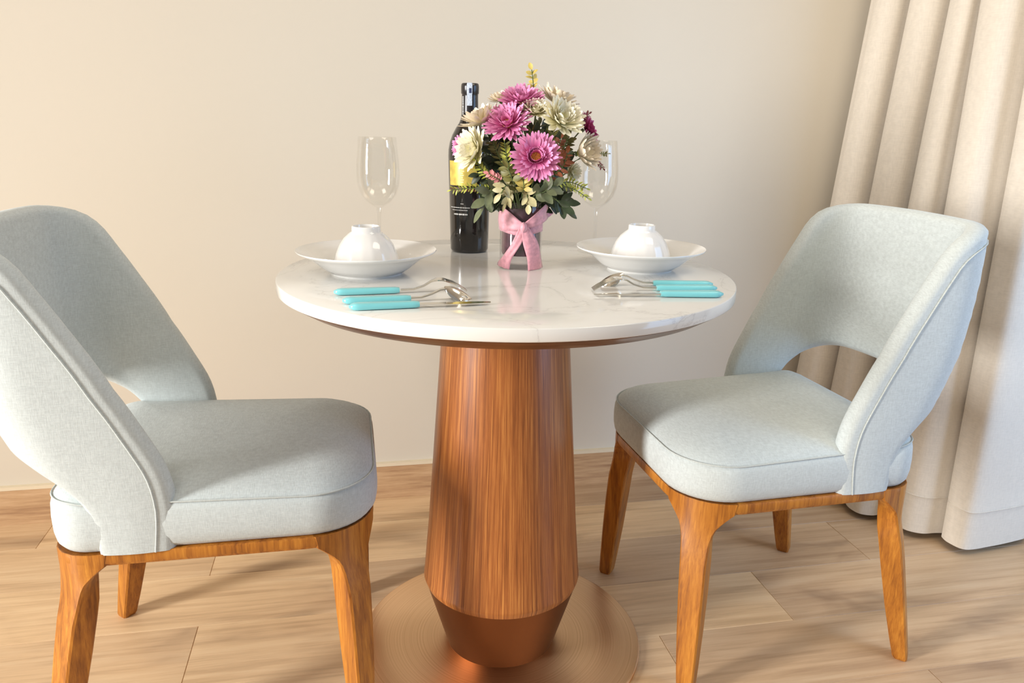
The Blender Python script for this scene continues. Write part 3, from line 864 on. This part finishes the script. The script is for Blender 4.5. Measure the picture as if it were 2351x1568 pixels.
specs = [
 # name,label, px,py,toward, normal, R, mat, layers, eye
 ('gerbera', 'pink gerbera at the very top of the bouquet, seen from the side', 1199, 236, .02, Vector((0, 0, 1))*1.0+TC*.50-SR*.05, .038, 'pink', gerb, .2, GP),
 ('gerbera', 'pink gerbera left of centre in the upper bouquet, facing up and forward', 1166, 286, .055, Vector((0, 0, .75))+TC*.75-SR*.28, .037, 'pink', gerb, .30, GP),
 ('gerbera', 'pink gerbera with an orange eye facing forward in the middle of the bouquet', 1230, 362, .085, Vector((0, 0, .28))+TC*.95+SR*.02, .0365, 'pink', gerb, .36, GP),
 ('gerbera', 'deep magenta gerbera at the right edge of the bouquet, facing right', 1344, 299, .01, Vector((0, 0, .45))+TC*.18+SR*.95, .029, 'magenta', gerb, .2, GP),
 ('gerbera', 'pink gerbera at the left edge, half hidden behind a cream bloom', 1060, 338, -.005, Vector((0, 0, .1))+TC*.55-SR*.8, .020, 'pink', gerb, .2, GP),
 ('daisy', 'cream daisy at the upper left, in front of the bottle neck, seen edge on', 1108, 284, .03, Vector((0, 0, .95))+TC*.12-SR*.5, .037, 'beige', mum, .2, GC),
 ('daisy', 'cream white daisy low on the left, in front of the bottle shoulder', 1094, 345, .045, Vector((0, 0, .2))+TC*.62-SR*.75, .037, 'cream', mum, .2, GC),
 ('daisy', 'small peach daisy peeping out left of the topmost pink gerbera', 1152, 232, -.01, Vector((0, 0, 1))+TC*.2-SR*.3, .022, 'beige', mum, .2, GC),
 ('daisy', 'small cream bloom between the two upper pink gerberas and the big cream daisy', 1229, 258, .045, Vector((0, 0, .8))+TC*.7, .024, 'cream', mum, .2, GC),
 ('daisy', 'largest cream daisy, right of centre in the upper bouquet', 1286, 278, .045, Vector((0, 0, .6))+TC*.7+SR*.38, .038, 'cream', mum, .2, GC),
 ('daisy', 'beige daisy at the upper right of the bouquet, seen edge on', 1276, 238, -.005, Vector((0, 0, .95))+TC*.06+SR*.35, .036, 'beige', mum, .2, GC),
 ('daisy', 'beige cup-shaped daisy at the right, beside the wine glass', 1330, 352, .035, Vector((0, 0, .22))+TC*.55+SR*.8, .036, 'beige', [(20, 1, 30, .35, 0), (18, .85, 45, .3, .03), (12, .6, 60, .2, .06)], .2, GC),
 ('daisy', 'small white bloom tucked behind the left pink gerbera', 1186, 256, .02, Vector((0, 0, .9))+TC*.5, .022, 'cream', mum, .2, GC),
 ('daisy', 'small cream bloom low at the right, under the beige cup-shaped daisy', 1312, 395, .03, Vector((0, 0, 0))+TC*.7+SR*.6, .017, 'cream', mum, .2, GC),
]
for i, (nm, lb, px, py, tw, nn, R_, mt, ly, ey, gp) in enumerate(specs):
    wd = .21 if nm == 'gerbera' else .30
    flower(nm, lb, 'flower', at(px, py, tw), nn, R_, mt, ly, ey, gp, seed=i, width=wd, eye_mat='flower_eye' if nm == 'gerbera' else 'leaf_lime')

# leaf sprigs: stem from the vase, leaves along its outer part
def leaf(L, w, fold=.2, bend=.2, seg=6):
    P = []
    for i in range(seg+1):
        f = i/seg; ww = w/2*sin(pi*(f*.93+.035))**.8
        P.append([Vector((L*f, ww*j, fold*ww*abs(j)-bend*L*f*f)) for j in (-1, -.5, 0, .5, 1)])
    return grid(P)
def sprig(label, cat, path_px, lmat, n, L, w, spread=55, group=None, seed=0, start=.35, name='leaf_sprig', smat='stem', pair=True, tipw=1.0, base=None, thick=.0009, bend=.25):
    r2 = random.Random(seed)
    t = empty(name, VC-Vector((0, 0, .02)), 0, label, cat, group); b = Vector(t.location)
    pts = [Vector((0, 0, -.02))] + [at(*q)-b for q in path_px]
    path = [Vector(x) for x in crom(pts, 26)]
    mk('stem', *tube(path, thick, 5), smat, t, angle=60)
    parts = []
    for k in range(n):
        f = start+(1-start)*(k/(max(1, n-1))); i = min(24, int(f*25)); p = path[i].lerp(path[i+1], f*25-i) if i < 25 else path[25]
        tan = (path[min(25, i+1)]-path[max(0, i-1)]).normalized()
        sides = (1, -1) if pair and k < n-1 else (1 if k % 2 else -1,)
        for sd in sides:
            rnd_v = Vector((r2.uniform(-1, 1), r2.uniform(-1, 1), r2.uniform(-1, 1)))
            side = tan.cross(TC+rnd_v*.45).normalized()*sd
            an = radians(spread*r2.uniform(.75, 1.2)) if k < n-1 else radians(10)
            d = (tan*cos(an)+side*sin(an)+rnd_v*.18).normalized()
            up = d.cross(side).cross(d)
            zz = (TC*.8+Vector((0, 0, .5))+rnd_v*.5); zz = (zz-d*zz.dot(d)).normalized(); yy = zz.cross(d)
            s = r2.uniform(.75, 1.15)*(1-(1-tipw)*f)
            V, F = leaf(L*s, w*s, bend=bend)
            parts.append(([p+d*v.x+yy*v.y+zz*v.z for v in V], F))
    g = join(parts); mk('leaves', g[0], g[1], lmat, t, angle=80, recalc=False)
    return t
SG = 'greenery sprigs in the bouquet'
sprig('thin sprig with yellow leaf pairs rising above the whole bouquet', 'sprig', [(1228, 300, .0), (1226, 215, -.005), (1221, 160, -.005)], 'yellow', 7, .0125, .008, 50, SG, 1, .60)
sprig('bright lime feathery sprig reaching left across the bottle', 'sprig', [(1150, 440, .03), (1095, 432, .05), (1036, 436, .055)], 'leaf_lime', 15, .010, .0032, 55, SG, 2, .42)
sprig('lime sprig on the left just below the cream white daisy', 'sprig', [(1150, 430, .04), (1110, 395, .06), (1090, 362, .06)], 'leaf_lime', 10, .012, .0042, 50, SG, 3, .5)
sprig('lime feathery sprig reaching right towards the right-hand wine glass', 'sprig', [(1240, 440, .04), (1300, 418, .05), (1345, 432, .04)], 'leaf_lime', 13, .011, .0035, 55, SG, 4, .42)
sprig('thin lime twig drooping at the lower right of the bouquet', 'sprig', [(1250, 430, .03), (1310, 432, .05), (1350, 455, .05)], 'leaf_lime', 9, .0075, .003, 50, SG, 5, .6)
sprig('dark twig with tiny leaves crossing the rim of the right-hand wine glass', 'twig', [(1290, 400, .0), (1345, 356, .0), (1396, 353, .0)], 'leaf_olive', 15, .0055, .0026, 65, SG, 6, .62, thick=.0006)
sprig('dark twig with reddish tip in front of the right-hand wine glass bowl', 'twig', [(1280, 400, .0), (1350, 360, .0), (1384, 386, .0)], 'bud_plum', 9, .006, .0025, 60, SG, 7, .82, thick=.0006)
sprig('plum twig curling above the magenta gerbera at the right', 'twig', [(1270, 360, .0), (1325, 285, .0), (1352, 262, .0)], 'bud_plum', 7, .008, .004, 60, SG, 8, .72, thick=.0007)
sprig('plum curled bud beside the edge-on beige daisy at the upper right', 'twig', [(1270, 330, .01), (1300, 280, .01), (1312, 256, .01)], 'bud_plum', 6, .009, .005, 70, SG, 9, .82, thick=.0007)
sprig('rust red leafy sprig to the right of the central pink gerbera', 'sprig', [(1240, 420, .03), (1275, 360, .055), (1288, 318, .05)], 'leaf_rust', 12, .013, .005, 50, SG, 10, .45)
sprig('olive and rust sprig below the largest cream daisy', 'sprig', [(1230, 400, .03), (1262, 340, .05), (1270, 305, .05)], 'leaf_olive', 12, .014, .0045, 45, SG, 11, .45)
sprig('olive sprig in the middle, between the two big pink gerberas', 'sprig', [(1200, 420, .03), (1210, 350, .045), (1222, 300, .045)], 'leaf_olive', 12, .014, .005, 45, SG, 12, .45)
sprig('grey green sprig right above the central pink gerbera', 'sprig', [(1215, 400, .02), (1232, 330, .04), (1240, 285, .035)], 'leaf_grey', 9, .015, .007, 50, SG, 13, .5)
sprig('olive sprig under the left pink gerbera', 'sprig', [(1180, 430, .03), (1150, 370, .05), (1132, 325, .05)], 'leaf_olive', 12, .015, .005, 45, SG, 14, .45)
sprig('yellow green sprig below the left pink gerbera, next to the cream white daisy', 'sprig', [(1180, 430, .04), (1165, 370, .06), (1158, 325, .055)], 'leaf_lime', 10, .012, .004, 45, SG, 15, .5)
sprig('short sprig of pink buds at the lower left', 'sprig', [(1180, 440, .05), (1150, 415, .075), (1122, 398, .08)], 'bud_pink', 7, .010, .006, 55, SG, 16, .68)
sprig('grey green sprig of large leaves hanging left in front of the bottle', 'sprig', [(1160, 458, .045), (1128, 440, .065), (1110, 478, .07)], 'leaf_grey', 4, .027, .014, 45, SG, 17, .55, bend=.1)
sprig('grey green sprig of broad leaves at the lower right, above the ribbon', 'sprig', [(1220, 455, .05), (1250, 440, .07), (1272, 425, .07)], 'leaf_grey', 5, .025, .016, 50, SG, 18, .45, bend=.1)
sprig('dark leaf pair hanging down to the right above the table', 'sprig', [(1240, 452, .045), (1272, 455, .06), (1300, 484, .06)], 'leaf_dark', 3, .026, .014, 30, SG, 19, .78, bend=.05)
sprig('variegated cream leaf sprig hanging over the vase rim in the middle', 'sprig', [(1200, 445, .04), (1208, 440, .055), (1214, 470, .06)], 'leaf_cream', 4, .021, .014, 45, SG, 20, .5, bend=.1)
sprig('variegated cream leaf sprig hanging over the vase rim on its left', 'sprig', [(1185, 445, .04), (1172, 440, .055), (1164, 466, .055)], 'leaf_cream', 4, .019, .011, 45, SG, 21, .5, bend=.1)
sprig('brown and cream leaf sprig left of centre in the lower bouquet', 'sprig', [(1185, 450, .05), (1165, 425, .075), (1150, 445, .08)], 'leaf_cream', 6, .020, .010, 60, SG, 22, .4)
sprig('amber leaf sprig under the central pink gerbera', 'sprig', [(1200, 450, .05), (1203, 425, .08), (1195, 395, .08)], 'yellow', 7, .016, .009, 55, SG, 23, .45)
sprig('olive leaf sprig left of the central pink gerbera', 'sprig', [(1190, 450, .05), (1175, 410, .08), (1165, 385, .075)], 'leaf_olive', 7, .018, .010, 55, SG, 24, .45)
sprig('dark olive leafy sprig between the largest cream daisy and the beige cup-shaped daisy', 'sprig', [(1250, 420, .01), (1290, 350, .025), (1305, 318, .03)], 'leaf_olive', 9, .018, .009, 50, SG, 25, .4)
sprig('rust and plum leafy sprig left of the beige cup-shaped daisy', 'sprig', [(1255, 420, .03), (1290, 385, .05), (1303, 352, .045)], 'leaf_rust', 9, .015, .007, 55, SG, 26, .4)
sprig('dark green sprig below the left cream white daisy, in front of the bottle', 'sprig', [(1170, 440, .03), (1125, 405, .045), (1098, 400, .05)], 'leaf_dark', 7, .022, .011, 50, SG, 27, .45)
FG = 'dark green filler sprigs inside the bouquet'
fr = random.Random(11)
for i in range(50):
    px = 1205+fr.uniform(-95, 95); py = 385+fr.uniform(-95, 70)+abs(px-1205)*.1; tw = fr.uniform(-.06, .04)
    sprig('dark green leafy filler sprig deep inside the bouquet', 'sprig', [((1200+px)/2, (450+py)/2+4, tw*.6), (px, py, tw)], 'leaf_dark', 7, .026, .013, 60, FG, 100+i, .35)
